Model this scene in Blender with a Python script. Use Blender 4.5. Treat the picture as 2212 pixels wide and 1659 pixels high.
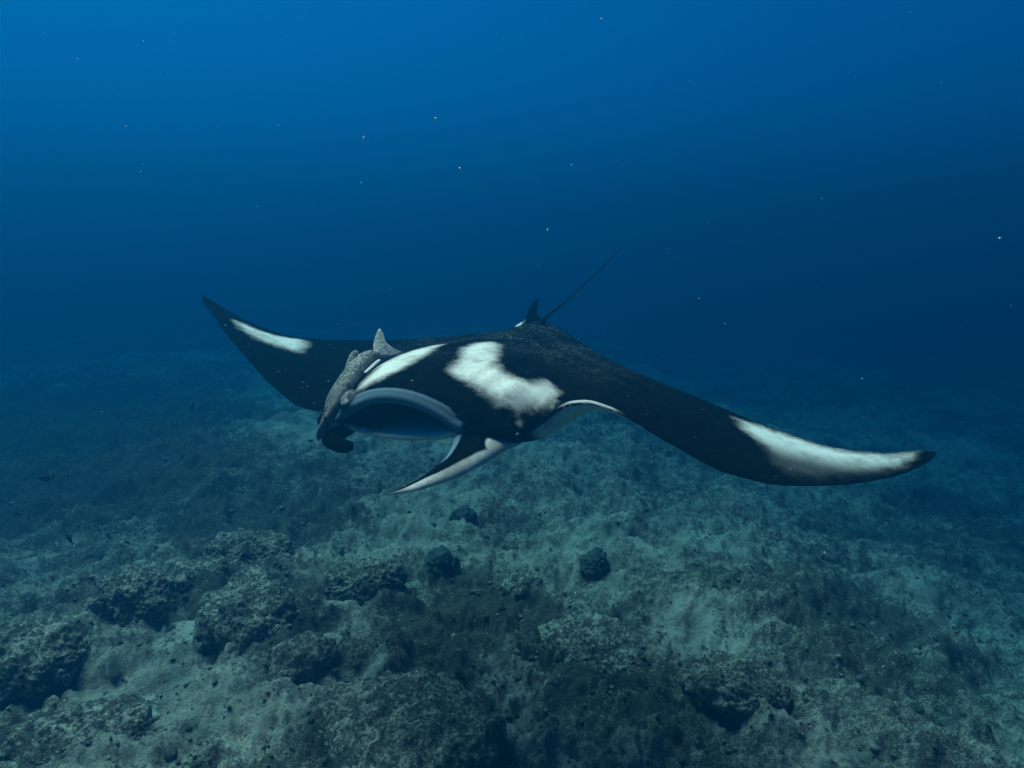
import bpy, bmesh, math, random
import numpy as np
from math import radians as R
for _o in list(bpy.data.objects): bpy.data.objects.remove(_o)
SC = bpy.context.scene
COL = SC.collection
# ------------------------------------------------------------------ camera, water light, sun, exposure
CAM_Z, PITCH = 3.3, 12.0
cam = bpy.data.cameras.new('camera'); cam_o = bpy.data.objects.new('camera', cam); COL.objects.link(cam_o)
cam.sensor_width = 36.0; cam.lens = 18.0 / math.tan(R(37.5)); cam.clip_start = 0.05; cam.clip_end = 600
cam_o.location = (0, 0, CAM_Z); cam_o.rotation_euler = (R(90 - PITCH), 0, 0)
SC.camera = cam_o
SUN_EL, SUN_AZ = 64.0, -46.0                     # azimuth clockwise from +Y (view direction)
w = bpy.data.worlds.new('World'); SC.world = w; w.use_nodes = True
nt = w.node_tree; nt.nodes.clear()
sky = nt.nodes.new('ShaderNodeTexSky'); sky.sky_type = 'NISHITA'; sky.sun_disc = False
sky.sun_elevation = R(SUN_EL); sky.sun_rotation = R(SUN_AZ)
tint = nt.nodes.new('ShaderNodeMix'); tint.data_type = 'RGBA'; tint.blend_type = 'MULTIPLY'; tint.inputs['Factor'].default_value = 1
tint.inputs[7].default_value = (0.0, 0.070, 0.153, 1)      # skylight after metres of sea water
bg = nt.nodes.new('ShaderNodeBackground'); bg.inputs['Strength'].default_value = 0.12
wo = nt.nodes.new('ShaderNodeOutputWorld')
nt.links.new(sky.outputs[0], tint.inputs[6]); nt.links.new(tint.outputs[2], bg.inputs[0]); nt.links.new(bg.outputs[0], wo.inputs[0])
sl = bpy.data.lights.new('sun', 'SUN'); sl.energy = 5.0; sl.angle = R(45); sl.color = (1.0, 0.56, 0.42)
so = bpy.data.objects.new('sun', sl); COL.objects.link(so)
so.rotation_euler = (R(90 - SUN_EL), 0, R(180 - SUN_AZ) ); so.location = (-3, 6, 12)
SC.view_settings.view_transform = 'Standard'; SC.view_settings.look = 'None'
SC.view_settings.exposure = 2.22; SC.view_settings.gamma = 1.0
SC.render.engine = 'CYCLES'
cy = SC.cycles
cy.max_bounces = 6; cy.diffuse_bounces = 2; cy.glossy_bounces = 2; cy.volume_bounces = 2; cy.transparent_max_bounces = 8
cy.use_denoising = True; cy.denoiser = 'OPENIMAGEDENOISE'; cy.sample_clamp_indirect = 4.0
cy.use_adaptive_sampling = False

# ------------------------------------------------------------------ helpers
rng = np.random.default_rng(7)
_perm = np.random.default_rng(3).random(65536)
def _hash(ix, iy, iz=0):
    h = (ix * 73856093) ^ (iy * 19349663) ^ (iz * 83492791)
    return _perm[(h ^ (h >> 13)) & 65535]
def vnoise2(x, y):
    ix = np.floor(x).astype(np.int64); iy = np.floor(y).astype(np.int64); fx = x - ix; fy = y - iy
    fx = fx*fx*fx*(fx*(fx*6-15)+10); fy = fy*fy*fy*(fy*(fy*6-15)+10)
    a = _hash(ix, iy); b = _hash(ix+1, iy); c = _hash(ix, iy+1); d = _hash(ix+1, iy+1)
    return (a*(1-fx)+b*fx)*(1-fy)+(c*(1-fx)+d*fx)*fy*1.0 - 0.5
def fbm2(x, y, oct=4, gain=.5):
    v = 0; a = 1.0
    for k in range(oct):
        ca, sa = math.cos(.6+k), math.sin(.6+k)
        v = v + a*vnoise2(ca*x-sa*y+17.3*k, sa*x+ca*y-9.1*k); x = x*2.03; y = y*2.03; a *= gain
    return v
def vnoise3(x, y, z):
    ix, iy, iz = (np.floor(t).astype(np.int64) for t in (x, y, z)); fx, fy, fz = x-ix, y-iy, z-iz
    fx, fy, fz = (f*f*(3-2*f) for f in (fx, fy, fz)); r = 0
    for i in (0, 1):
        for j in (0, 1):
            for k in (0, 1):
                r = r + _hash(ix+i, iy+j, iz+k)*(fx if i else 1-fx)*(fy if j else 1-fy)*(fz if k else 1-fz)
    return r - .5
def fbm3(p, oct=4, gain=.5):
    v = 0; a = 1.0; p = p.copy()
    for k in range(oct):
        v = v + a*vnoise3(p[:, 0]+5.2*k, p[:, 1]-3.7*k, p[:, 2]+1.9*k); p = p*2.07; a *= gain
    return v
def sstep(a, b, x):
    t = np.clip((x-a)/(b-a), 0, 1); return t*t*(3-2*t)
def pchip(xk, yk, x):
    xk = np.asarray(xk, float); yk = np.asarray(yk, float); h = np.diff(xk); d = np.diff(yk)/h
    m = np.zeros_like(yk); m[0] = d[0]; m[-1] = d[-1]
    for i in range(1, len(xk)-1):
        if d[i-1]*d[i] > 0:
            w1 = 2*h[i]+h[i-1]; w2 = h[i]+2*h[i-1]; m[i] = (w1+w2)/(w1/d[i-1]+w2/d[i])
    x = np.clip(x, xk[0], xk[-1]); i = np.clip(np.searchsorted(xk, x)-1, 0, len(xk)-2)
    t = (x-xk[i])/h[i]
    return yk[i]*(2*t**3-3*t**2+1)+h[i]*m[i]*(t**3-2*t**2+t)+yk[i+1]*(-2*t**3+3*t**2)+h[i]*m[i+1]*(t**3-t**2)
def catmull(P, n):
    P = np.asarray(P, float); s = np.linspace(0, len(P)-1, n); k = np.arange(len(P))
    # natural-ish smooth curve through the knots
    Q = np.vstack([2*P[0]-P[1], P, 2*P[-1]-P[-2]]); i = np.minimum(s.astype(int), len(P)-2); t = (s-i)[:, None]
    a, b, c, d = Q[i], Q[i+1], Q[i+2], Q[i+3]
    return .5*(2*b+(c-a)*t+(2*a-5*b+4*c-d)*t*t+(3*b-a-3*c+d)*t**3)
def mesh_obj(name, V, Fc, mat=None, parent=None, smooth=True, attrs=None, weld=0):
    me = bpy.data.meshes.new(name)
    V = np.asarray(V, float)
    if isinstance(Fc, np.ndarray) and Fc.ndim == 2:
        n, k = Fc.shape
        me.vertices.add(len(V)); me.vertices.foreach_set('co', V.astype(np.float32).ravel())
        me.loops.add(n*k); me.loops.foreach_set('vertex_index', Fc.astype(np.int32).ravel())
        me.polygons.add(n); me.polygons.foreach_set('loop_start', np.arange(0, n*k, k, dtype=np.int32))
        me.update(calc_edges=True)
    else:
        me.from_pydata([tuple(v) for v in V], [], [tuple(int(i) for i in f) for f in Fc])
    for an, av in (attrs or {}).items():
        a = me.attributes.new(an, 'FLOAT', 'POINT'); a.data.foreach_set('value', np.asarray(av, np.float32))
    if weld:
        bm = bmesh.new(); bm.from_mesh(me); bmesh.ops.remove_doubles(bm, verts=bm.verts, dist=weld)
        bmesh.ops.recalc_face_normals(bm, faces=bm.faces); bm.to_mesh(me); bm.free()
    me.validate()
    if smooth: me.polygons.foreach_set('use_smooth', np.ones(len(me.polygons), bool))
    o = bpy.data.objects.new(name, me); COL.objects.link(o)
    if mat: me.materials.append(mat)
    if parent: o.parent = parent
    return o
def grid_faces(nr, nc, wrap=False):
    r, c = np.meshgrid(np.arange(nr-1), np.arange(nc if wrap else nc-1), indexing='ij'); c2 = (c+1) % nc
    return np.stack([r*nc+c, r*nc+c2, (r+1)*nc+c2, (r+1)*nc+c], -1).reshape(-1, 4)
def tag(o, label=None, cat=None, group=None, kind=None):
    for k, v in (('label', label), ('category', cat), ('group', group), ('kind', kind)):
        if v: o[k] = v
    return o
def empty(name, loc=(0, 0, 0), rot=(0, 0, 0)):
    o = bpy.data.objects.new(name, None); o.empty_display_size = .2; COL.objects.link(o); o.location = loc; o.rotation_euler = rot
    return o
class NT:
    def __init__(s, name):
        s.m = bpy.data.materials.new(name); s.m.use_nodes = True; s.t = s.m.node_tree; s.b = s.t.nodes['Principled BSDF']; s.out = s.t.nodes['Material Output']
    def n(s, ty, **kw):
        x = s.t.nodes.new(ty)
        for k, v in kw.items():
            if k.startswith('i_'):
                key = k[2:]; key = int(key) if key.isdigit() else key.replace('_', ' ')
                x.inputs[key].default_value = v
            else: setattr(x, k, v)
        return x
    def l(s, a, b): s.t.links.new(a, b)
    def noise(s, scale, detail=4, rough=.55, vec=None, dist=0):
        x = s.n('ShaderNodeTexNoise'); x.inputs['Scale'].default_value = scale; x.inputs['Detail'].default_value = detail
        x.inputs['Roughness'].default_value = rough; x.inputs['Distortion'].default_value = dist
        if vec: s.l(vec, x.inputs['Vector'])
        return x.outputs['Fac']
    def math(s, op, a, b=None, c=None):
        x = s.n('ShaderNodeMath', operation=op)
        for i, v in enumerate((a, b, c)):
            if v is None: continue
            if isinstance(v, (int, float)): x.inputs[i].default_value = v
            else: s.l(v, x.inputs[i])
        return x.outputs[0]
    def ramp(s, v, a, b, lo=0., hi=1.):
        x = s.n('ShaderNodeMapRange', interpolation_type='SMOOTHSTEP'); s.l(v, x.inputs[0])
        for i, q in zip((1, 2, 3, 4), (a, b, lo, hi)): x.inputs[i].default_value = q
        return x.outputs[0]
    def mix(s, f, a, b):
        x = s.n('ShaderNodeMix', data_type='RGBA')
        if isinstance(f, (int, float)): x.inputs[0].default_value = f
        else: s.l(f, x.inputs[0])
        for i, v in ((6, a), (7, b)):
            if isinstance(v, tuple): x.inputs[i].default_value = (*v, 1)
            else: s.l(v, x.inputs[i])
        return x.outputs[2]
    def attr(s, name): return s.n('ShaderNodeAttribute', attribute_name=name).outputs['Fac']
    def pos(s): return s.n('ShaderNodeTexCoord').outputs['Object']
    def bump(s, h, strength=.3, dist=.02):
        x = s.n('ShaderNodeBump'); x.inputs['Strength'].default_value = strength; x.inputs['Distance'].default_value = dist
        s.l(h, x.inputs['Height']); s.l(x.outputs[0], s.b.inputs['Normal'])
    def fin(s, col, rough=.6, spec=.3):
        if isinstance(col, tuple): s.b.inputs['Base Color'].default_value = (*col, 1)
        else: s.l(col, s.b.inputs['Base Color'])
        if isinstance(rough, (int, float)): s.b.inputs['Roughness'].default_value = rough
        else: s.l(rough, s.b.inputs['Roughness'])
        s.b.inputs['Specular IOR Level'].default_value = spec
        return s.m

# ------------------------------------------------------------------ the water: one closed box of even haze
def build_haze():
    x0, x1, y0, y1, z0, z1 = -125, 125, -125, 125, -14.0, 6.2
    V = [(x, y, z) for z in (z0, z1) for y in (y0, y1) for x in (x0, x1)]
    Fc = [(0, 2, 3, 1), (4, 5, 7, 6), (0, 1, 5, 4), (2, 6, 7, 3), (0, 4, 6, 2), (1, 3, 7, 5)]
    m = bpy.data.materials.new('sea_water_volume'); m.use_nodes = True; t = m.node_tree; t.nodes.clear()
    pv = t.nodes.new('ShaderNodeVolumePrincipled'); out = t.nodes.new('ShaderNodeOutputMaterial')
    ext = np.array([0.252, 0.128, 0.103]); sca = np.array([0.0001, 0.0112, 0.0256])
    dens = 0.27; col = sca/dens; ab = (ext-sca)/dens/(1-col); acol = (1-ab)**2
    pv.inputs['Color'].default_value = (*col, 1); pv.inputs['Density'].default_value = dens
    pv.inputs['Absorption Color'].default_value = (*acol, 1); pv.inputs['Anisotropy'].default_value = 0.55
    t.links.new(pv.outputs[0], out.inputs['Volume'])
    o = mesh_obj('haze', V, Fc, m, smooth=False)
    tag(o, 'clear blue sea water fading everything far away to deep blue', 'water', kind='stuff')
build_haze()

# ------------------------------------------------------------------ sea bed
def H(x, y, fine=True):
    z = -.25*np.tanh(x*.3) + .10 - 1.1*sstep(.6, 9, x)*sstep(1, 4, y)
    z = z + .45*fbm2(x*.22+3, y*.22+1, 3)
    r1 = fbm2(x*.75+11, y*.75+4, 4, .5); z = z + .36*(np.abs(r1)-.2)+.16*(np.abs(fbm2(x*1.7+21, y*1.7-4, 3, .55))-.2)
    z = z + .14*fbm2(x*2.3-5, y*2.3+8, 3, .55)
    if fine:
        q = fbm2(x*6.5, y*6.5, 3, .6); z = z + .085*q + .06*np.abs(fbm2(x*5+4, y*5, 2))
        z = z + .046*fbm2(x*19, y*19, 3, .65)
    far = np.hypot(x, y); z = z*(1-.5*sstep(25, 60, far)) - .045*(np.clip(far-10, 0, 45))-.3*sstep(-2, -7, x)*sstep(6, 17, y)
    return z
P_ = R(PITCH)
def ray(px, py, F=1441.):
    a = (px-1106)/F; b = (829.5-py)/F
    return np.array([a, math.cos(P_)+b*math.sin(P_), -math.sin(P_)+b*math.cos(P_)])
def on_bed(px, py):
    d = ray(px, py); t = np.linspace(1.5, 60, 6000); p = d[None]*t[:, None]+np.array([0, 0, CAM_Z])
    hit = np.argmax(p[:, 2] < H(p[:, 0], p[:, 1], False)); return p[hit]
# darker growth patches: (x, y, radius, strength)
PATCH = []
for px, py, rad, st in ((330, 1000, 1.9, .8), (120, 950, 2.6, .7), (540, 1160, .7, .4), (300, 1290, .45, .9), (540, 1330, .62, .9), (640, 1400, .55, .8),
                        (870, 1560, .7, 1.0), (1040, 1640, .5, .9), (740, 1620, .6, .8), (1200, 1380, .55, .6), (60, 1420, .5, .8), (1420, 1420, .6, .5), (960, 1330, .5, .6),
                        (1900, 1050, 3, .25), (2150, 1200, 3, .4), (1900, 1450, 1.0, .2), (2150, 1550, 1.0, .25), (1750, 1250, 1.2, .4), (150, 850, 4.5, .8), (330, 900, 3, .6), (700, 1100, .9, .4), (470, 1240, .5, .5), (1330, 1500, .5, .5), (1600, 1560, .5, .5)):
    p = on_bed(px, py); PATCH.append((p[0], p[1], rad, st))
PALE = []
for px, py, rad, st in ((150, 1370, .4, .7), (250, 1590, .35, .7), (450, 1490, .5, .8), (650, 1530, .35, .8), (1130, 1560, .25, .7), (880, 1180, .8, .5), (390, 1375, .38, 1.2), (730, 1430, .45, 1.1), (300, 1530, .3, 1.2), (620, 1480, .3, .9), (760, 1480, .35, 1.0), (560, 930, 1.8, .5), (1200, 1250, .6, .7), (1100, 1450, .35, .6), (1250, 1600, .3, .6), (1700, 1630, .4, .6), (1480, 1380, .4, .7), (780, 1330, .3, .6)):
    p = on_bed(px, py); PALE.append((p[0], p[1], rad, st))
def growth(x, y):
    wx = x+.55*fbm2(x*1.1, y*1.1, 4)+.2*fbm2(x*4, y*4, 3); wy = y+.55*fbm2(x*1.1+40, y*1.1, 4)+.2*fbm2(x*4+9, y*4, 3)
    g = .36+.75*fbm2(x*.55+7, y*.55-2, 5, .6)
    for a, b, r, s in PATCH: g = g+.75*s*np.exp(-(((wx-a)**2+(wy-b)**2)/(r*r))**1.6)
    for a, b, r, s in PALE: g = g-.75*s*np.exp(-(((wx-a)**2+(wy-b)**2)/(r*r))**1.6)
    return np.clip(g, 0, 1)
def build_seabed():
    ang = np.concatenate([np.linspace(-180, -62, 60, endpoint=False), np.linspace(-62, 62, 760, endpoint=False), np.linspace(62, 180, 60, endpoint=False)])
    ang = np.radians(ang); nr = 620
    rr = np.concatenate([[.02, .5, 1.0, 1.5], np.exp(np.linspace(math.log(2.0), math.log(110), nr))])
    A, RR = np.meshgrid(ang, rr); X = RR*np.sin(A); Y = RR*np.cos(A)
    Z = H(X, Y)
    V = np.stack([X, Y, Z], -1).reshape(-1, 3)
    n = NT('reef_rock'); p = n.pos()
    g = n.attr('growth')
    n1 = n.noise(7, 6, .62, p); n2 = n.noise(26, 5, .65, p); n3 = n.noise(90, 3, .6, p); n4 = n.noise(2.2, 5, .6, p)
    f = n.math('ADD', g, n.math('MULTIPLY_ADD', n1, 1.7, -.85)); f = n.math('ADD', f, n.math('MULTIPLY_ADD', n2, 2.3, -1.15))
    f = n.math('ADD', f, n.math('MULTIPLY_ADD', n3, 1.8, -.9))
    dark = n.ramp(f, .0, .85)
    pale = n.mix(n.ramp(n4, .35, .65), (.47, .42, .33), (.24, .225, .175))
    pale = n.mix(n.ramp(n3, .5, .75), pale, (.60, .50, .40))
    alg = n.mix(n.ramp(n2, .35, .7), (.036, .037, .030), (.12, .105, .078))
    c = n.mix(dark, pale, alg)
    wf = n.noise(58, 3, .6, p); c = n.mix(n.ramp(wf, .64, .74, 0, .7), c, (.48, .50, .42))
    tn = n.noise(3.1, 5, .65, p); c = n.mix(n.math('MULTIPLY', n.ramp(tn, .48, .66, 0, .75), n.math('SUBTRACT', 1.0, dark)), c, (.58, .47, .35))
    pk = n.noise(34, 3, .6, p); c = n.mix(n.ramp(pk, .66, .74), c, (.56, .40, .31))
    h = n.math('ADD', n.math('MULTIPLY', n2, .8), n.math('MULTIPLY', n3, .5))
    n.bump(h, 1.0, .045)
    o = mesh_obj('seabed', V, grid_faces(len(rr), len(ang), True), n.fin(c, .9, .1), attrs={'growth': growth(V[:, 0], V[:, 1])})
    tag(o, kind='structure')
    return n.m
REEF = build_seabed()

#MANTA-BEGIN
# ------------------------------------------------------------------ manta ray: sections across the span, open at the mouth
MD = np.array([-.17, 4.35, 2.6]); MH = np.array([-.425, -.905, 0]); MS = np.array([.905, -.425, 0])   # body datum, heading, towards its left wing
def MW(p):
    p = np.asarray(p, float); return MD+p[..., 0:1]*MS+p[..., 1:2]*MH+p[..., 2:3]*np.array([0, 0, 1.])
LE_Y = [(-2.59, 0), (-2.5, .08), (-2.35, .17), (-2.15, .29), (-1.9, .42), (-1.6, .53), (-1.3, .61), (-1.0, .64), (-.85, .64), (-.76, .65), (-.72, .70), (-.695, .80), (-.665, .89), (-.6, .96), (-.5, 1.0), (-.4, 1.02), (-.03, 1.05),
        (.34, 1.01), (.44, .99), (.54, .965), (.61, .935), (.645, .90), (.675, .85), (.70, .775), (.725, .69), (.77, .63), (.85, .60), (1.0, .57), (1.3, .49), (1.6, .36), (1.9, .20), (2.15, .05), (2.4, -.13), (2.55, -.245), (2.6, -.29), (2.63, -.345)]
LE_Z = [(-2.59, .27), (-2.5, .235), (-2.35, .20), (-2.15, .158), (-1.9, .064), (-1.6, -.074), (-1.3, -.232), (-1.0, -.35), (-.8, -.36), (-.66, -.34), (-.5, -.32), (-.4, -.288), (.34, -.245), (.5, -.265), (.58, -.265), (.66, -.255), (.70, -.23), (.76, -.175), (.82, -.145),
        (.9, -.135), (1.0, -.155), (1.3, -.313), (1.6, -.486), (1.9, -.567), (2.15, -.576), (2.4, -.553), (2.55, -.505), (2.6, -.475), (2.63, -.448)]
TE_Y = [(-2.59, -.005), (-2.5, -.035), (-2.4, -.06), (-2.15, -.14), (-1.9, -.23), (-1.6, -.35), (-1.3, -.48), (-1.0, -.62), (-.6, -.82), (-.3, -.97), (-.1, -1.06), (.05, -1.06), (.3, -.97), (.6, -.82), (1.0, -.66), (1.3, -.57), (1.6, -.5), (1.9, -.45), (2.15, -.42), (2.4, -.4), (2.55, -.39), (2.63, -.38)]
TE_Z = [(-2.59, .28), (-2.5, .225), (-2.4, .162), (-2.15, .038), (-1.9, -.042), (-1.6, -.071), (-1.3, -.074), (-1.0, -.062), (-.6, -.028), (-.3, .012), (-.1, .05), (.05, .045), (.3, -.045), (.6, -.145), (1.0, -.245), (1.3, -.314), (1.6, -.394), (1.9, -.465), (2.15, -.503), (2.4, -.49), (2.55, -.454), (2.63, -.449)]
UP = [(-2.59, .004), (-2.3, .014), (-1.6, .035), (-1.1, .045), (-.85, .055), (-.72, .075), (-.6, .115), (-.45, .165), (-.38, .16), (-.25, .12), (-.03, .09), (.2, .115), (.33, .17), (.42, .20), (.52, .20), (.62, .17), (.72, .12), (.85, .08), (1.05, .06), (1.6, .04), (2.3, .014), (2.63, .004)]
DN = [(-2.59, .003), (-2.3, .010), (-1.6, .025), (-1.1, .05), (-.75, .09), (-.45, .12), (-.03, .14), (.4, .12), (.62, .11), (.7, .115), (.85, .095), (1.1, .05), (1.6, .025), (2.3, .010), (2.63, .003)]
def tab(T, u): a = np.array(T, float); return pchip(a[:, 0], a[:, 1], u)
NU, NL, NC, NJ, ND = 64, 12, 30, 8, 44
def manta_grid():
    u = np.concatenate([np.linspace(-2.59, -2.4, 18, endpoint=False), np.linspace(-2.4, -.85, 70, endpoint=False), np.linspace(-.85, -.55, 50, endpoint=False),
                        np.linspace(-.55, -.3, 40, endpoint=False), np.linspace(-.3, .25, 40, endpoint=False), np.linspace(.25, .5, 40, endpoint=False), np.linspace(.5, .85, 60, endpoint=False),
                        np.linspace(.85, 2.4, 70, endpoint=False), np.linspace(2.4, 2.63, 20)])
    wv = u+.03; m = .375
    yl = tab(LE_Y, u); zl = tab(LE_Z, u); yt = tab(TE_Y, u); zt = tab(TE_Z, u); U = tab(UP, u); D = tab(DN, u)
    inm = np.abs(wv) < m
    arch = -.067-1.0*wv**2+.06*wv
    bh = .062*(1-sstep(m-.02, m+.22, np.abs(wv)))
    ztop = np.where(inm, arch, zl+bh)
    k = sstep(m-.05, m+.05, np.abs(wv)); ztop = np.where(np.abs(np.abs(wv)-m) < .05, (1-k)*arch+k*(zl+bh), ztop)
    zlb = ztop-bh
    zj = np.minimum(zlb, np.where(inm, -.300+.05*wv+.25*wv**2, zlb)); zj = np.where(inm, zj, zlb)
    gap = np.clip(zlb-zj, 0, None); dep = .55*sstep(0, .10, gap); jl = .045*sstep(0, .08, gap); yj = yl-.05*sstep(0, .08, gap)
    n = len(u); rows = []; cls = []
    th = np.linspace(0, 1, NU)[None]; t = (1-np.cos(th*np.pi))/2; t = .5*t+.5*th**1.5
    ev = .62-.10*sstep(.6, 1.2, np.abs(wv))
    s = t**ev[:, None]*(1-t)**(1.15+.55*(1-sstep(.3, .9, np.abs(wv))))[:, None]; s = s/s.max(1, keepdims=True)
    yu = yl[:, None]+(yt-yl)[:, None]*t; zu = ztop[:, None]+(zt-ztop)[:, None]*t+U[:, None]*s
    # soft bulge above each eye
    for eu, ey, ez in ((.54, .76, .045), (-.60, .78, .045)): zu = zu+ez*np.exp(-((u[:, None]-eu)/.075)**2-((yu-ey)/.10)**2)
    # spine ridge towards the tail
    zu = zu+.035*np.exp(-((u[:, None]+.06)/.10)**2)*sstep(.2, -.9, yu)*sstep(1, .93, t)
    up = np.stack([np.broadcast_to(u[:, None], yu.shape), yu, zu], -1)[:, ::-1]           # TE -> lip
    q = np.linspace(0, 1, NL+2)[1:-1][None]
    lip = np.stack([np.broadcast_to(u[:, None], (n, NL)), yl[:, None]+(.014*bh/.062)[:, None]*np.sin(np.pi*q), (ztop-bh*1.0)[:, None]*q+ztop[:, None]*(1-q)], -1)
    a = np.linspace(0, np.pi, NC)[None]
    sg = np.sign(np.cos(a))*np.abs(np.cos(a))**.7
    cav = np.stack([np.broadcast_to(u[:, None]*1.0, (n, NC)), yl[:, None]-dep[:, None]*np.sin(a)**.8-.05*(a/np.pi)*sstep(0, .08, gap)[:, None], ((zlb+zj)/2)[:, None]+(gap/2)[:, None]*sg+.05*np.sin(a)*(gap/.2)[:, None]*np.maximum(np.cos(a), 0)+.42*gap[:, None]*np.sin(a)*(a > np.pi/2)*np.minimum(1, -np.cos(a)*3)], -1)
    b = np.linspace(0, 1, NJ+1)[1:][None]
    jaw = np.stack([np.broadcast_to(u[:, None], (n, NJ)), yj[:, None]+(jl*.6)[:, None]*np.sin(np.pi*b), zj[:, None]-jl[:, None]*b], -1)
    td = (1-np.cos(np.linspace(0, 1, ND+1)[1:]*np.pi))/2; td = (.5*td+.5*np.linspace(0, 1, ND+1)[1:]**1.5)[None]
    sd = td**(.55+.5*(1-sstep(.35, .6, np.abs(wv)))-.15*np.exp(-((wv-.78)/.12)**2))[:, None]*(1-td)**1.1; sd = sd/sd.max(1, keepdims=True)
    z0 = zj-jl; yd = yj[:, None]+(yt-yj)[:, None]*td; zd = z0[:, None]+(zt-z0)[:, None]*td-D[:, None]*sd
    dn = np.stack([np.broadcast_to(u[:, None], yd.shape), yd, zd], -1)
    G = np.concatenate([up, lip, cav, jaw, dn[:, :-1]], 1)
    return u, G
#MANTA-END
PAT_A = [(-0.011, 0.301), (-0.025, 0.083), (0.03, 0.0), (0.126, 0.04), (0.223, 0.265), (0.306, 0.467), (0.4, 0.60), (0.481, 0.601), (0.558, 0.58), (0.622, 0.453), (0.669, 0.464), (0.71, 0.505), (0.72, 0.64), (0.611, 0.83), (0.576, 0.835), (0.506, 0.855), (0.412, 0.845), (0.312, 0.821), (0.209, 0.803), (0.168, 0.777), (0.14, 0.684), (0.113, 0.541)]
PAT_B = [(-0.3, 0.98), (-0.37, 0.66), (-0.36, 0.48), (-0.33, 0.12), (-0.28, 0.06), (-0.15, 0.427), (-0.094, 0.655), (-0.09, 0.83), (-0.162, 0.957), (-0.231, 0.986)]
PAT_C = [(-2.09, 0.161), (-2.046, 0.097), (-1.935, 0.054), (-1.802, 0.019), (-1.736, -0.051), (-1.691, -0.122), (-1.581, -0.079), (-1.492, 0.043), (-1.448, 0.164), (-1.536, 0.221), (-1.647, 0.265), (-1.78, 0.277), (-1.913, 0.261)]
PAT_D = [(1.559, -0.409), (1.669, -0.433), (1.846, -0.432), (2.024, -0.412), (2.156, -0.395), (2.267, -0.371), (2.424, -0.371), (2.53, -0.364), (2.52, -0.31), (2.412, -0.202), (2.245, -0.082), (2.024, 0.066), (1.891, 0.104), (1.802, 0.056), (1.74, -0.116), (1.66, -0.19), (1.603, -0.249)]
def poly_sd(P, x, y):
    P = np.array(P); d = np.full(x.shape, 9.); ins = np.zeros(x.shape, bool)
    for a, b in zip(P, np.roll(P, -1, 0)):
        e = b-a; t = np.clip(((x-a[0])*e[0]+(y-a[1])*e[1])/(e@e), 0, 1)
        d = np.minimum(d, np.hypot(x-a[0]-t*e[0], y-a[1]-t*e[1]))
        c = ((a[1] > y) != (b[1] > y)) & (x < (b[0]-a[0])*(y-a[1])/(b[1]-a[1]+1e-12)+a[0]); ins ^= c
    return np.where(ins, d, -d)
def manta_material():
    n = NT('manta_skin'); p = n.pos()
    wht = n.attr('white'); lip = n.attr('lip'); spk = n.attr('speckle'); dim = n.attr('dusk')
    a = n.noise(14, 5, .6, p); b = n.noise(60, 4, .65, p); c = n.noise(190, 3, .6, p)
    f = n.math('ADD', wht, n.math('MULTIPLY_ADD', a, .40, -.20)); f = n.math('ADD', f, n.math('MULTIPLY_ADD', b, .30, -.15)); f = n.math('ADD', f, n.math('MULTIPLY_ADD', c, .16, -.08))
    W = n.ramp(f, .24, .76)
    dk = n.mix(n.ramp(a, .3, .7), (.0015, .0025, .0025), (.004, .005, .0045))
    s = n.ramp(n.math('ADD', b, n.math('MULTIPLY', c, .6)), .80, .98); s = n.math('MULTIPLY', n.math('MULTIPLY', s, spk), n.ramp(n.noise(3.5, 4, .6, p), .36, .66, .12, .9))
    dk = n.mix(s, dk, (.12, .15, .16))
    sc = n.n('ShaderNodeTexVoronoi', feature='DISTANCE_TO_EDGE'); n.l(p, sc.inputs['Vector']); sc.inputs['Scale'].default_value = 9
    pl = n.mix(n.ramp(b, .35, .65), (.70, .70, .64), (.56, .56, .51))
    pl = n.mix(n.ramp(n.noise(6, 5, .65, p), .46, .66), pl, (.43, .42, .37))
    pl = n.mix(dim, pl, (.022, .024, .023))
    col = n.mix(W, dk, pl)
    lf = n.math('ADD', lip, n.math('MULTIPLY_ADD', b, .3, -.15)); lf = n.math('ADD', lf, n.math('MULTIPLY_ADD', c, .3, -.15))
    col = n.mix(n.ramp(lf, .3, .7), col, (.115, .19, .235))  # lip band: blue ambient water light on white skin, put into the colour
    fl = n.noise(33, 1, .4, p); col = n.mix(n.ramp(fl, .775, .80), col, (.16, .17, .165))
    n.bump(n.math('ADD', b, c), .22, .006)
    return n.fin(col, .7, .0)
SKIN = manta_material()
def spot(P): return .5+(.050-np.sqrt(((P[..., 0]-.556))**2+((P[..., 1]-.985))**2+(P[..., 2]+.285)**2))/.035
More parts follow.
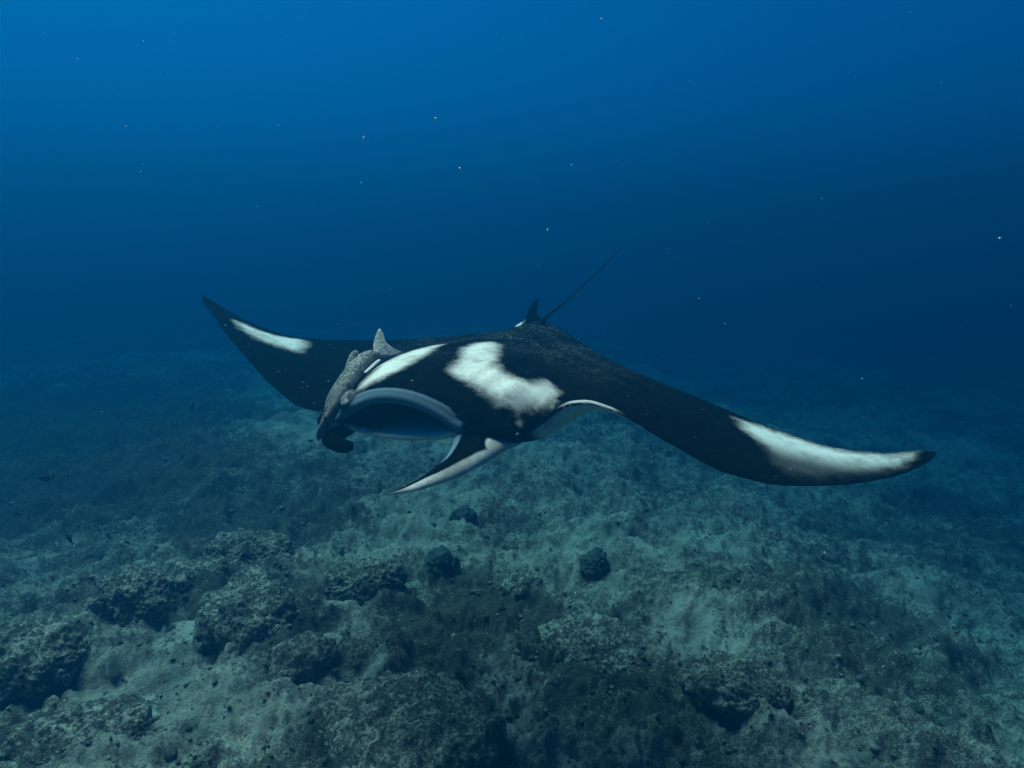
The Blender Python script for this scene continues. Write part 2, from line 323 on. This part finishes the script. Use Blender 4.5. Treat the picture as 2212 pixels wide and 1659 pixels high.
def build_manta():
    root = empty('manta_ray', MD)
    u, G = manta_grid(); n, k = G.shape[:2]
    U, Y, Z = G[..., 0], G[..., 1], G[..., 2]; idx = np.broadcast_to(np.arange(k), (n, k))
    top = idx < NU+2; lp = (idx >= NU-1) & (idx < NU+NL+2); cav = (idx >= NU+NL) & (idx < NU+NL+NC); bel = idx >= NU+NL+NC-4
    sd = np.maximum.reduce([poly_sd(P, U, Y)*w for P, w in ((PAT_A, 1), (PAT_B, 1), (PAT_C, .8), (PAT_D, .8))])
    white = .5+(sd-.014)/.20
    st = np.hypot((U+.125)/.5, Y+.86); white = np.maximum(white, .5+(.05-st)/.06)
    es2 = np.sqrt(((U-.64)/.7)**2+((Y-.87))**2+((Z+.205))**2); white = np.maximum(white, .16+(.05-es2)/.14)
    white = np.where(top, white, 0)
    yl = tab(LE_Y, u)[:, None]; yt = tab(TE_Y, u)[:, None]; tt = (yl-Y)/np.maximum(yl-yt, 1e-3)
    edge = sstep(1.0, 1.5, np.abs(U)); bw = 1-sstep(1.7, 2.3, np.abs(U)); bw = bw*(1-edge*(1-sstep(.05, .22, tt)))*(1-sstep(.8, .95, tt)*.8)
    bw = bw*(1-np.exp(-((np.abs(U+.03)-.64)/.085)**4)*(1-sstep(.16, .24, tt)))
    white = np.where(bel, bw, white)
    # pale leading edge beside the head
    le = np.exp(-((U-.92)/.16)**2)*(tt < .012)*top; white = np.maximum(white, le)
    q = (idx-NU-NL)/NC
    white = np.where(cav, 1.0*sstep(.66, .80, q)*sstep(-.30, .0, U)*(1-sstep(.32, .37, np.abs(U+.03))), white)
    arc = np.abs(U+.03) < .44
    lip = np.where(lp, 1., 0.)*(1-sstep(.36, .46, np.abs(U+.03)))
    lip = np.maximum(lip, (1-sstep(.003, .03, yl-Y))*top*(1-sstep(.30, .44, np.abs(U+.03))))
    spk = sstep(.30, -.35, Y-.25*np.abs(U))*np.exp(-(U/.95)**4)*top; spk = np.maximum(spk, .9*np.exp(-((U+.03)/.2)**2-((Y-.52)/.10)**2)*top)
    dusk = np.where(U > 1.6, sstep(-.34, -.02, Y-.15*(2.0-U))*.95, 0)*top
    V = MW(G.reshape(-1, 3))-MD
    Fc = grid_faces(n, k, True)
    body = mesh_obj('body', V, Fc, SKIN, root, attrs=dict(white=white.ravel(), lip=lip.ravel(), speckle=spk.ravel(), dusk=dusk.ravel()), weld=.0006)
    body['label'] = 'black back and broad wings with white shoulder patches and open mouth'
    # cephalic fins: a blade between an inner edge and an outer edge, elliptical across
    def blade(name, E1, E2, th, nv, split, label, lipw=0.0, nseg=36):
        a = catmull(E1, nv); b = catmull(E2, nv); tv = pchip(np.linspace(0, 1, len(th)), th, np.linspace(0, 1, nv))
        mid = (a+b)/2; ax = np.gradient(mid, axis=0); ed = b-a; hw = np.linalg.norm(ed, axis=1, keepdims=True)/2
        e = ed/np.maximum(2*hw, 1e-6); nn = np.cross(ax, e); nn /= np.maximum(np.linalg.norm(nn, axis=1, keepdims=True), 1e-9)
        ph = np.linspace(0, 2*np.pi, nseg, endpoint=False)
        c, s = np.cos(ph)[None, :, None], np.sin(ph)[None, :, None]
        G2 = mid[:, None]-e[:, None]*hw[:, None]*c+nn[:, None]*tv[:, None, None]*np.sign(s)*np.abs(s)**.8
        fr = np.broadcast_to((1-np.cos(ph))/2, (nv, nseg))          # 0 inner edge .. 1 outer edge
        vv = np.linspace(0, 1, nv)[:, None]
        wh = .5+(fr-pchip(np.linspace(0, 1, len(split)), split, vv.ravel())[:, None])/.22
        wh = np.maximum(wh, spot(G2)); lp2 = lipw*(1-sstep(.05, .22, fr))*(1-sstep(.45, .75, vv))
        Vb = (MW(G2.reshape(-1, 3))-MD); m0 = len(Vb)
        Vb = np.vstack([Vb, MW(mid[[0, -1]])-MD])
        Fl = [tuple(f) for f in grid_faces(nv, nseg, True)]
        Fl += [(m0, (i+1) % nseg, i) for i in range(nseg)]+[(m0+1, (nv-1)*nseg+i, (nv-1)*nseg+(i+1) % nseg) for i in range(nseg)]
        z2 = np.zeros(len(Vb)); w2 = np.append(wh.ravel(), [0, 0]); l2 = np.append((lp2+0*fr).ravel(), [0, 0])
        o = mesh_obj(name, Vb, Fl, SKIN, root, attrs=dict(white=w2, lip=l2, speckle=z2, dusk=z2), weld=.0003); o['label'] = label
        return o
    blade('cephalic_fin', [(.36, .70, -.20), (.335, .88, -.23), (.330, .99, -.275), (0.359, 1.078, -0.308), (0.376, 1.18, -0.338), (0.352, 1.313, -0.38), (0.308, 1.442, -0.406), (0.26, 1.534, -0.415)],
          [(.56, .60, -.34), (.60, .74, -.34), (0.606, 0.896, -0.325), (0.54, 1.053, -0.37), (0.459, 1.215, -0.414), (0.366, 1.397, -0.425), (0.312, 1.468, -0.427), (0.261, 1.535, -0.421)],
          [.045, .052, .050, .040, .026, .014, .008, .002], 90, [.97, .97, .93, .74, .52, .43, .40, .40], 'long unrolled horn fin, black above and white below', 1.0)
    blade('cephalic_fin', [(-.42, .74, -.22), (-.40, .90, -.25), (-0.392, 1.019, -0.282), (-0.355, 1.137, -0.282), (-0.254, 1.224, -0.28), (-0.17, 1.254, -0.286), (-0.136, 1.231, -0.305)],
          [(-.56, .66, -.36), (-.50, .82, -.38), (-0.42, 1.001, -0.384), (-0.397, 1.154, -0.368), (-0.242, 1.27, -0.353), (-0.151, 1.283, -0.352), (-0.126, 1.247, -0.342)],
          [.06, .07, .05, .028, .022, .020, .014], 80, [1.2]*7, 'rolled dark horn fin beneath the remora', 0.35)
    # dorsal fin
    o = slab('dorsal_fin', [(-0.20, -0.78, 0.03), (-0.152, -0.85, 0.06), (-0.117, -0.896, 0.115), (-0.105, -0.958, 0.205), (-0.081, -1.039, 0.262), (-0.075, -1.053, 0.261), (-0.084, -1.058, 0.205), (-0.093, -1.07, 0.13), (-0.058, -1.102, 0.098), (-0.036, -1.129, 0.064), (-.08, -1.0, .02)], .028, SKIN, root,
             white=lambda p: .5+(.045-np.sqrt(((p[:, 1]+.87)/.7)**2+(p[:, 2]-.075)**2))/.05)
    # whip tail
    T = catmull([(-0.055, -.90, .045), (-0.05, -0.98, 0.065), (-0.039, -1.087, 0.093), (-0.045, -1.251, 0.13), (-0.037, -1.493, 0.182), (-0.007, -1.814, 0.289), (0.05, -2.156, 0.427), (0.096, -2.432, 0.549), (0.129, -2.638, 0.639)], 60)
    rr = pchip([0, .1, .2, .35, .6, 1], [.05, .036, .024, .013, .0085, .004], np.linspace(0, 1, 60))
    V, Fc = tube(T, rr, 12); V = MW(V)-MD; z0 = np.zeros(len(V))
    mesh_obj('tail', V, Fc, SKIN, root, attrs=dict(white=z0, lip=z0, speckle=z0+.5, dusk=z0))
    for sx in (-1, 1):
        slab('pelvic_fin', [(-.05+.03*sx, -.95, .05), (-.05+.16*sx, -.93, .02), (-.05+.21*sx, -1.05, .0), (-.05+.17*sx, -1.15, .0), (-.05+.09*sx, -1.17, .02), (-.05+.03*sx, -1.08, .06)], .02, SKIN, root)
    # eye
    n2 = NT('manta_eye'); EY = n2.fin((.004, .004, .005), .3, .15)
    V, Fc = ball(.020, 14); V = V*np.array([1, 1.2, 1])
    mesh_obj('eye', MW(V+np.array([.648, .905, -.262]))-MD, Fc, EY, root)
    mesh_obj('eye', MW(V+np.array([-.672, .86, -.335]))-MD, Fc, EY, root)
    tag(root, 'big black and white manta ray gliding over the reef with its mouth open', 'manta ray')
    return root
def tube(T, r, k):
    d = np.gradient(T, axis=0); d /= np.linalg.norm(d, axis=1, keepdims=True); up = np.array([0, 0, 1.])
    a = np.cross(d, up); a /= np.linalg.norm(a, axis=1, keepdims=True); b = np.cross(a, d); ph = np.linspace(0, 2*np.pi, k, endpoint=False)
    V = T[:, None]+r[:, None, None]*(a[:, None]*np.cos(ph)[None, :, None]+b[:, None]*np.sin(ph)[None, :, None])
    n = len(T); F = [tuple(f) for f in grid_faces(n, k, True)]; F += [tuple(range(k))[::-1], tuple((n-1)*k+i for i in range(k))]
    return V.reshape(-1, 3), F
def ball(r, k):
    V = []; n = k
    for i in range(n+1):
        th = math.pi*i/n
        for j in range(2*n): V.append((r*math.sin(th)*math.cos(math.pi*j/n), r*math.sin(th)*math.sin(math.pi*j/n), r*math.cos(th)))
    return np.array(V), grid_faces(n+1, 2*n, True)
def slab(name, P, th, mat, root, white=None, base=None, rows=6, rim=.12, spk=.3):
    """A fin: closed outline with its own thickness, thick along the middle and thin at the rim."""
    P = np.array(P, float); Q = catmull(np.vstack([P, P[:1]]), len(P)*4+1)[:-1]; c = Q.mean(0); m = len(Q)
    _, _, vt = np.linalg.svd(Q-c); nn = vt[2]
    V = []; 
    for side in (1, -1):
        for k in range(rows+1):
            f = k/rows; h = th*.5*math.sqrt(max(0, 1-f**2.2))*(1-rim)+th*.5*rim
            V.append(c+(Q-c)*f+nn*h*side)
    V = np.array(V).reshape(-1, 3); F = []
    for si in (0, 1):
        o = si*(rows+1)*m
        for k in range(rows):
            for j in range(m):
                a, b = o+k*m+j, o+k*m+(j+1) % m; q = (a, b, b+m, a+m); F.append(q if si == 0 else q[::-1])
    for j in range(m):
        a, b = rows*m+j, rows*m+(j+1) % m; a2, b2 = a+(rows+1)*m, b+(rows+1)*m; F.append((a, b, b2, a2))
    wv = white(V) if white else np.zeros(len(V)); z = np.zeros(len(V))
    return mesh_obj(name, MW(V)-(MD if base is None else base), F, mat, root, attrs=dict(white=wv, lip=z, speckle=z+spk, dusk=z), weld=.0004)
build_manta()

# ------------------------------------------------------------------ remora riding beside the head
def build_remora():
    S = catmull([(-0.399, 1.193, -0.337), (-0.355, 1.186, -0.251), (-0.353, 1.134, -0.179), (-0.374, 1.039, -0.117), (-0.415, 0.899, -0.064), (-0.449, 0.769, -0.016), (-0.473, 0.66, 0.012), (-0.479, 0.57, 0.023), (-0.48, 0.535, 0.029)], 90)
    base = MW(S[45]); root = empty('remora', base)
    n = NT('remora_skin'); p = n.pos()
    a = n.noise(22, 5, .6, p); b = n.noise(48, 5, .8, p); v = n.attr('speckle')
    c = n.mix(n.ramp(a, .3, .7), (.050, .056, .052), (.12, .125, .112))
    s = n.math('MULTIPLY', n.ramp(b, .48, .60), n.math('MULTIPLY_ADD', v, .75, .18)); c = n.mix(s, c, (.46, .47, .42))
    pale = n.ramp(n.attr('white'), .35, .65); c = n.mix(pale, c, (.62, .63, .58))
    n.bump(b, .35, .004); m = n.fin(c, .6, .06)
    N = len(S); t = np.linspace(0, 1, N)
    hw = pchip([0, .03, .12, .28, .42, .55, .68, .82, .93, 1], [.008, .026, .048, .062, .067, .069, .066, .046, .026, .022], t)   # across the head
    hh = pchip([0, .03, .12, .28, .42, .55, .68, .82, .93, 1], [.005, .016, .030, .044, .050, .052, .050, .036, .020, .016], t)
    d = np.gradient(S, axis=0); d /= np.linalg.norm(d, axis=1, keepdims=True)
    dors = np.array([-.55, .05, .83]); dors = dors[None]-(d@dors)[:, None]*d; dors /= np.linalg.norm(dors, axis=1, keepdims=True); side = np.cross(d, dors)
    k = 40; ph = np.linspace(0, 2*np.pi, k, endpoint=False); C_, S_ = np.cos(ph)[None, :, None], np.sin(ph)[None, :, None]
    V = S[:, None]+side[:, None]*hw[:, None, None]*C_+dors[:, None]*hh[:, None, None]*S_
    # sucking disc: flattened crown with a raised rim on the head, gill crease behind it
    fl = (np.sin(ph)[None] > .35)*sstep(.02, .06, t)[:, None]*(1-sstep(.27, .31, t))[:, None]
    V = V-dors[:, None]*(fl*hh[:, None]*.20*np.abs(np.sin(ph))[None])[..., None]
    gl = np.exp(-((t[:, None]-.34-.05*np.cos(ph)[None]**2)/.008)**2)*(np.sin(ph)[None] < .75); V = V-(V-S[:, None])*(.10*gl)[..., None]
    mc = np.exp(-((np.sin(ph)[None]+.05)/.10)**2)*np.exp(-((t[:, None]-.0)/.13)**2); V = V-(V-S[:, None])*(.16*mc)[..., None]
    wv = np.maximum(np.broadcast_to(np.where(np.sin(ph)[None] < -.75, .45, 0), (N, k)), .43*sstep(.55, .95, t)[:, None]); sp = np.broadcast_to(sstep(.3, .7, t)[:, None], (N, k))
    F = [tuple(f) for f in grid_faces(N, k, True)]+[tuple(range(k))[::-1], tuple((N-1)*k+i for i in range(k))]
    mesh_obj('body', MW(V.reshape(-1, 3))-base, F, m, root, attrs=dict(white=wv.ravel(), speckle=sp.ravel()))
    # ridges of the sucking disc
    for i in range(9):
        q = int((.07+.021*i)*N); cpt = S[q]+dors[q]*hh[q]*.80; w = hw[q]*.62
        T = np.array([cpt+side[q]*w*f-dors[q]*.006*f*f for f in np.linspace(-1, 1, 7)]); r = np.full(7, .0035)
        Vt, Ft = tube(T, r, 6); z = np.zeros(len(Vt)); mesh_obj('disc_ridge', MW(Vt)-base, Ft, m, root, attrs=dict(white=z, speckle=z))
    q = int(.17*N); Vb, Fb = ball(.0085, 10); EYR = NT('remora_eye').fin((.01, .01, .012), .3, .3)
    for sg in (1, -1): mesh_obj('eye', MW(Vb+S[q]+side[q]*hw[q]*.90*sg+dors[q]*hh[q]*.30)-base, Fb, EYR, root)
    fins = dict(tail_fin=([(-0.484, 0.571, 0.029), (-0.524, 0.509, 0.086), (-0.538, 0.458, 0.14), (-0.535, 0.427, 0.166), (-0.508, 0.432, 0.142), (-0.482, 0.45, 0.108), (-0.46, 0.458, 0.081), (-0.421, 0.446, 0.052), (-0.372, 0.418, 0.022), (-0.388, 0.452, 0.006), (-0.417, 0.489, 0.004), (-0.446, 0.535, 0.009), (-0.465, 0.566, 0.012)], .009),
                dorsal_fin=([(-0.46, 0.878, -0.026), (-0.487, 0.824, 0.015), (-0.498, 0.774, 0.056), (-0.494, 0.735, 0.075), (-0.483, 0.71, 0.061), (-0.482, 0.726, 0.038), (-0.458, 0.733, 0.008), (-0.44, 0.812, -0.027), (-0.432, 0.881, -0.047)], .009),
                finlet=([(-0.464, 0.734, 0.019), (-0.467, 0.692, 0.056), (-0.467, 0.657, 0.062), (-0.46, 0.612, 0.045), (-0.468, 0.622, 0.018), (-0.457, 0.7, 0.003)], .009),
                anal_fin=([(-0.337, 0.843, -0.029), (-0.331, 0.802, -0.012), (-0.331, 0.753, 0.004), (-0.328, 0.714, 0.023), (-0.343, 0.708, 0.029), (-0.354, 0.739, 0.014), (-0.354, 0.789, -0.005), (-0.359, 0.831, -0.028)], .007),
                pectoral_fin=([(-0.281, 1.14, -0.107), (-0.257, 1.121, -0.076), (-0.234, 1.108, -0.064), (-0.206, 1.097, -0.071), (-0.198, 1.121, -0.095), (-0.209, 1.143, -0.117), (-0.217, 1.172, -0.129), (-0.248, 1.175, -0.131)], .008))
    for nm, (P, th) in fins.items():
        wf = {'anal_fin': (lambda p: np.full(len(p), .55)), 'tail_fin': (lambda p: np.full(len(p), .46)), 'dorsal_fin': (lambda p: np.full(len(p), .41))}.get(nm)
        slab(nm, P, th, m, root, white=wf, base=base, spk=1.1 if nm == 'tail_fin' else .7)
    tag(root, 'grey speckled remora clinging beside the head of the manta ray', 'remora')
build_remora()

# ------------------------------------------------------------------ boulders and coral heads
def rock_material(name, c1, c2, c3, scale=9, amt=(.45, .68)):
    n = NT(name); p = n.n('ShaderNodeNewGeometry').outputs['Position']
    a = n.noise(scale, 6, .65, p); b = n.noise(scale*4, 4, .65, p); c = n.noise(scale*11, 3, .6, p)
    col = n.mix(n.ramp(b, .35, .65), c1, c2)
    f = n.math('ADD', a, n.math('MULTIPLY_ADD', b, .5, -.25)); f = n.math('ADD', f, n.math('MULTIPLY_ADD', c, .4, -.2))
    col = n.mix(n.ramp(f, *amt), col, c3)
    n.bump(n.math('ADD', b, n.math('MULTIPLY', c, .6)), .8, .03)
    return n.fin(col, .92, .08)
ROCK_DARK = rock_material('algae_rock', (.048, .046, .037), (.15, .132, .098), (.46, .40, .31), 9, (.45, .74))
ROCK_PALE = rock_material('bare_rock', (.40, .37, .30), (.28, .27, .22), (.08, .085, .07), 7, (.52, .66))
CORAL = rock_material('coral_head_skin', (.042, .062, .058), (.09, .115, .10), (.19, .22, .18), 26, (.46, .72))
def ico(sub):
    bm = bmesh.new(); bmesh.ops.create_icosphere(bm, subdivisions=sub, radius=1); V = np.array([v.co[:] for v in bm.verts]); F = np.array([[v.index for v in f.verts] for f in bm.faces]); bm.free(); return V, F
ICO6 = ico(6); ICO5 = ico(5); ICO2 = ico(2); ICO1 = ico(1)
def boulder(name, px, py, wpx, flat, mat, label, cat, group, seed, rough=.5, asp=1.0, rot=0., sink=.35):
    p = on_bed(px, py); d = p[1]*math.cos(P_)-(p[2]-CAM_Z)*math.sin(P_); r = wpx/2*d/1441
    V, F = (ICO6 if wpx > 140 else ICO5); V = V*np.array([asp, 1/max(asp, .8), flat]); nn = V/np.array([asp, 1/max(asp, .8), flat])**2
    nn /= np.linalg.norm(nn, axis=1, keepdims=True); q = V+seed*7.13
    n = fbm3(q*1.4, 2)*.55*rough+(np.abs(fbm3(q*2.6+5, 3, .55))-.15)*.42*rough+(np.abs(fbm3(q*6.5, 3, .6))-.1)*.16*max(rough, .4)+fbm3(q*17, 3, .65)*.07
    V = (V+nn*(n*min(1.0, flat*1.5))[:, None])*r
    c, s = math.cos(rot), math.sin(rot); V[:, :2] = V[:, :2]@np.array([[c, s], [-s, c]])
    z = H(np.array([p[0]]), np.array([p[1]]), False)[0]
    o = mesh_obj(name, V, F, mat); o.location = (p[0], p[1], z+r*flat*(1-2*sink)*.8)
    tag(o, label, cat, group); return o
BL = [
 ('boulder', 296, 1300, 160, .75, ROCK_DARK, 'dark rounded boulder in the left foreground above the pale slab', .8, .95, .3),
 ('boulder', 545, 1335, 230, .62, ROCK_DARK, 'broad dark algae covered boulder right of the pale bare slab', .8, 1.15, -.5),
 ('boulder', 655, 1425, 130, .6, ROCK_DARK, 'smaller dark boulder leaning against the broad dark boulder', .8, 1.1, .9),
 ('boulder', 540, 1195, 150, .5, ROCK_DARK, 'low dark mound behind the broad boulder on the left', .8, 1.3, -.2),
 ('boulder', 870, 1610, 400, .42, ROCK_DARK, 'large dark crusty rock at the bottom edge of the picture', .9, 1.1, .1),
 ('boulder', 60, 1430, 240, .55, ROCK_DARK, 'dark craggy rock at the lower left edge of the picture', .9, 1.1, -.4),
 ('boulder', 1290, 1400, 230, .42, ROCK_DARK, 'low dark rock mound in the middle foreground below the coral heads', .8, 1.15, -.75),
 ('boulder', 1130, 1275, 92, .75, ROCK_DARK, 'squarish dark rock in the middle below the round coral heads', .6, 1.0, .5),
 ('boulder', 430, 1250, 120, .6, ROCK_DARK, 'knobbly dark boulder between the two big boulders and the slope behind', .8, 1.05, .2),
 ('boulder', 780, 1260, 150, .5, ROCK_DARK, 'low grey green mound left of the lumpy coral head', .9, 1.2, .4),
 ('boulder', 1580, 1480, 190, .4, ROCK_DARK, 'low dark mound on the slope at the lower right', .9, 1.2, -.5),
 ('boulder', 180, 1590, 220, .4, ROCK_DARK, 'low dark rock in the bottom left corner', .9, 1.2, .3),
 ('coral_head', 1000, 1125, 58, .9, CORAL, 'round dark coral head standing alone below the horn fin', .6, 1.0, 0),
 ('coral_head', 950, 1232, 76, .95, CORAL, 'dark round coral head with a lumpy left side, nearer the camera', .85, 1.1, .4),
 ('coral_head', 1280, 1222, 68, .75, CORAL, 'dark coral head with a knobbly top, right of the middle', 1.1, 1.15, 1.0),
 ('coral_head', 845, 1498, 36, 1.15, CORAL, 'small upright dark coral head on the sand above the dark rock', .5, .9, .0),
 ('coral_head', 222, 1203, 60, .5, CORAL, 'flat dark oval coral head on the left slope', .5, 1.2, .1),
]
for i, (nm, px, py, wp, fl, mt, lb, ro, asp, rot) in enumerate(BL):
    boulder(nm, px, py, wp, fl, mt, lb, 'rock' if nm == 'boulder' else 'coral', 'rocks on the reef floor' if nm == 'boulder' else 'round coral heads', i+1, ro, asp, rot, .47 if nm == 'boulder' else .42)
for i, (px, py, wp, fl, lb) in enumerate(((380, 1380, 150, .22, 'pale bare rock slab between the two dark boulders'), (300, 1540, 120, .2, 'pale chipped slab at the bottom left'), (690, 1400, 90, .25, 'pale bare knob right of the broad dark boulder'), (1085, 1600, 60, .4, 'small grey stone at the bottom right of the large dark rock'))):
    boulder('rock_slab', px, py, wp, fl, ROCK_PALE, lb, 'rock', 'rocks on the reef floor', 30+i, .7, 1.3, .5*i, .4)
# loose rubble, far too many pieces to count
def build_rubble():
    V0, F0 = ICO1; n = 5000; Vs = []; Fs = []; nv = 0
    rad = np.exp(rng.uniform(math.log(2.6), math.log(16), n)); an = rng.uniform(-.85, .85, n); X = rad*np.sin(an); Y = rad*np.cos(an)
    Z = H(X, Y); S = rng.gamma(2.0, .005, n)+.006; g = []
    for i in range(n):
        v = V0*(1+.5*(rng.random(len(V0))-.5))[:, None]*S[i]*np.array([rng.uniform(.7, 1.6), rng.uniform(.7, 1.4), rng.uniform(.4, .8)]); a = rng.uniform(0, 6.28)
        c, s = math.cos(a), math.sin(a); v[:, :2] = v[:, :2]@np.array([[c, s], [-s, c]])
        Vs.append(v+np.array([X[i], Y[i], Z[i]-S[i]*.05])); Fs.append(F0+nv); nv += len(V0); g.append(np.full(len(V0), rng.random()))
    V = np.vstack(Vs); o = mesh_obj('rubble', V, np.vstack(Fs), REEF, smooth=True, attrs={'growth': np.concatenate(g)*.5+.35})
    tag(o, 'small loose stones and coral rubble scattered over the sea bed', 'rubble', kind='stuff')
build_rubble()

# ------------------------------------------------------------------ small reef fish
def fish_mesh(deep=.42):
    L = np.linspace(0, 1, 22); h = pchip([0, .08, .25, .45, .7, .86, .93], [.01, .10, .19, .21, .13, .045, .04], np.minimum(L, .93))*deep/.42*1.0; wd = h*.42
    k = 14; ph = np.linspace(0, 2*np.pi, k, endpoint=False); V = []
    for x, a, b in zip(L[:20], h, wd):
        for p in ph: V.append((.5-x, b*math.cos(p), a*math.sin(p)))
    F = [tuple(f) for f in grid_faces(20, k, True)]+[tuple(range(k))]
    def fin(pts, t=.012):
        b0 = len(V); n = len(pts)
        for s in (1, -1): V.extend([(x, s*t*(.3 if i else 1), z) for i, (x, z) in enumerate(pts)])
        F.append(tuple(range(b0, b0+n))); F.append(tuple(range(b0+2*n-1, b0+n-1, -1)))
        for i in range(n): F.append((b0+i, b0+(i+1) % n, b0+n+(i+1) % n, b0+n+i))
    fin([(-.38, .0), (-.42, .05), (-.60, .19), (-.55, .02), (-.55, -.02), (-.60, -.19), (-.42, -.05)])
    fin([(.20, .15*deep/.42), (.10, .27*deep/.42), (-.15, .27*deep/.42), (-.33, .13), (-.30, .05), (0, .1)])
    fin([(.0, -.15*deep/.42), (-.12, -.28*deep/.42), (-.28, -.22*deep/.42), (-.33, -.08), (-.2, -.05)])
    return np.array(V), F
nf = NT('dark_fish_skin'); FISHM = nf.fin(nf.mix(nf.ramp(nf.noise(6, 3, .5, nf.pos()), .3, .7), (.008, .010, .014), (.025, .028, .03)), .5, .3)
FV, FF = fish_mesh(); fm = None
FISH = [(98, 1033, 6.0, 38, 180, -5, 'dark fish swimming level over the dark reef at the far left'), (150, 1163, 5.0, 36, 150, -40, 'dark stubby fish diving nose down on the left'),
        (415, 879, 6.5, 22, 70, -60, 'faint dark fish pointing up left of the wing'), (752, 1490, 4.75, 21, 160, -35, 'tiny dark fish above the pale patch near the large dark rock'),
        (1098, 1553, 4.5, 26, 10, 15, 'small dark fish just right of the large dark rock at the bottom'), (885, 1120, 7.8, 13, 5, 10, 'tiny fish left of the lone round coral head'),
        (1085, 1325, 5.9, 22, 175, 4, 'small slim fish below the middle coral heads'), (1390, 1425, 5.2, 20, 165, -15, 'small dark fish over the middle mound, right one of two'),
        (1368, 1433, 5.25, 18, 20, 5, 'small dark fish over the middle mound, left one of two'), (195, 1440, 4.9, 26, 115, -50, 'small dark fish beside the craggy rock, lower left'),
        (38, 1110, 7.2, 18, 0, 0, 'faint small fish near the left edge'), (540, 1290 - 90, 6.4, 22, 20, 12, 'small dark fish over the low mound on the left')]
for i, (px, py, d, wp, yaw, pit, lb) in enumerate(FISH):
    p = ray(px, py)*d+np.array([0, 0, CAM_Z]); zb = H(np.array([p[0]]), np.array([p[1]]))[0]; L = wp*d/1441
    if i == 0: o = mesh_obj('reef_fish', FV, FF, FISHM); fm = o.data
    else: o = bpy.data.objects.new('reef_fish', fm); COL.objects.link(o)
    o.location = (p[0], p[1], max(p[2], zb+L*.4)); o.scale = (L*.85,)*3; o.rotation_euler = (R(8), R(pit), R(yaw))
    tag(o, lb, 'fish', 'small dark reef fish')

# ------------------------------------------------------------------ drifting specks of plankton
def build_specks():
    V0, F0 = ICO1; n = 230; Vs = []; Fs = []; nv = 0
    big = [(786, 299, 2.2, .0045), (780, 396, 2.4, .003), (1300, 42, 4.5, .012), (993, 364, 2.0, .003), (375, 78, 2.4, .003), (1235, 357, 2.5, .003), (1183, 498, 5.0, .012), (2160, 515, 2.6, .004), (1510, 645, 2.6, .003), (168, 128, 2.6, .003)]
    for i in range(n):
        if i < len(big): px, py, d, r = big[i]; p = ray(px, py)*d
        else:
            d = rng.uniform(1.5, 6.5); p = ray(rng.uniform(-200, 2400), rng.uniform(-100, 1300))*d; r = rng.gamma(1.6, .0006)+.0004
        v = V0*r*rng.uniform(.5, 1.4, 3)*(1+.4*(rng.random(len(V0))-.5))[:, None]
        Vs.append(v+p+np.array([0, 0, CAM_Z])); Fs.append(F0+nv); nv += len(V0)
    n2 = NT('plankton'); m = n2.fin((.60, .80, .84), .8, .1)
    o = mesh_obj('plankton_specks', np.vstack(Vs), np.vstack(Fs), m)
    tag(o, 'tiny pale specks of plankton drifting in the blue water', 'plankton', kind='stuff')
build_specks()
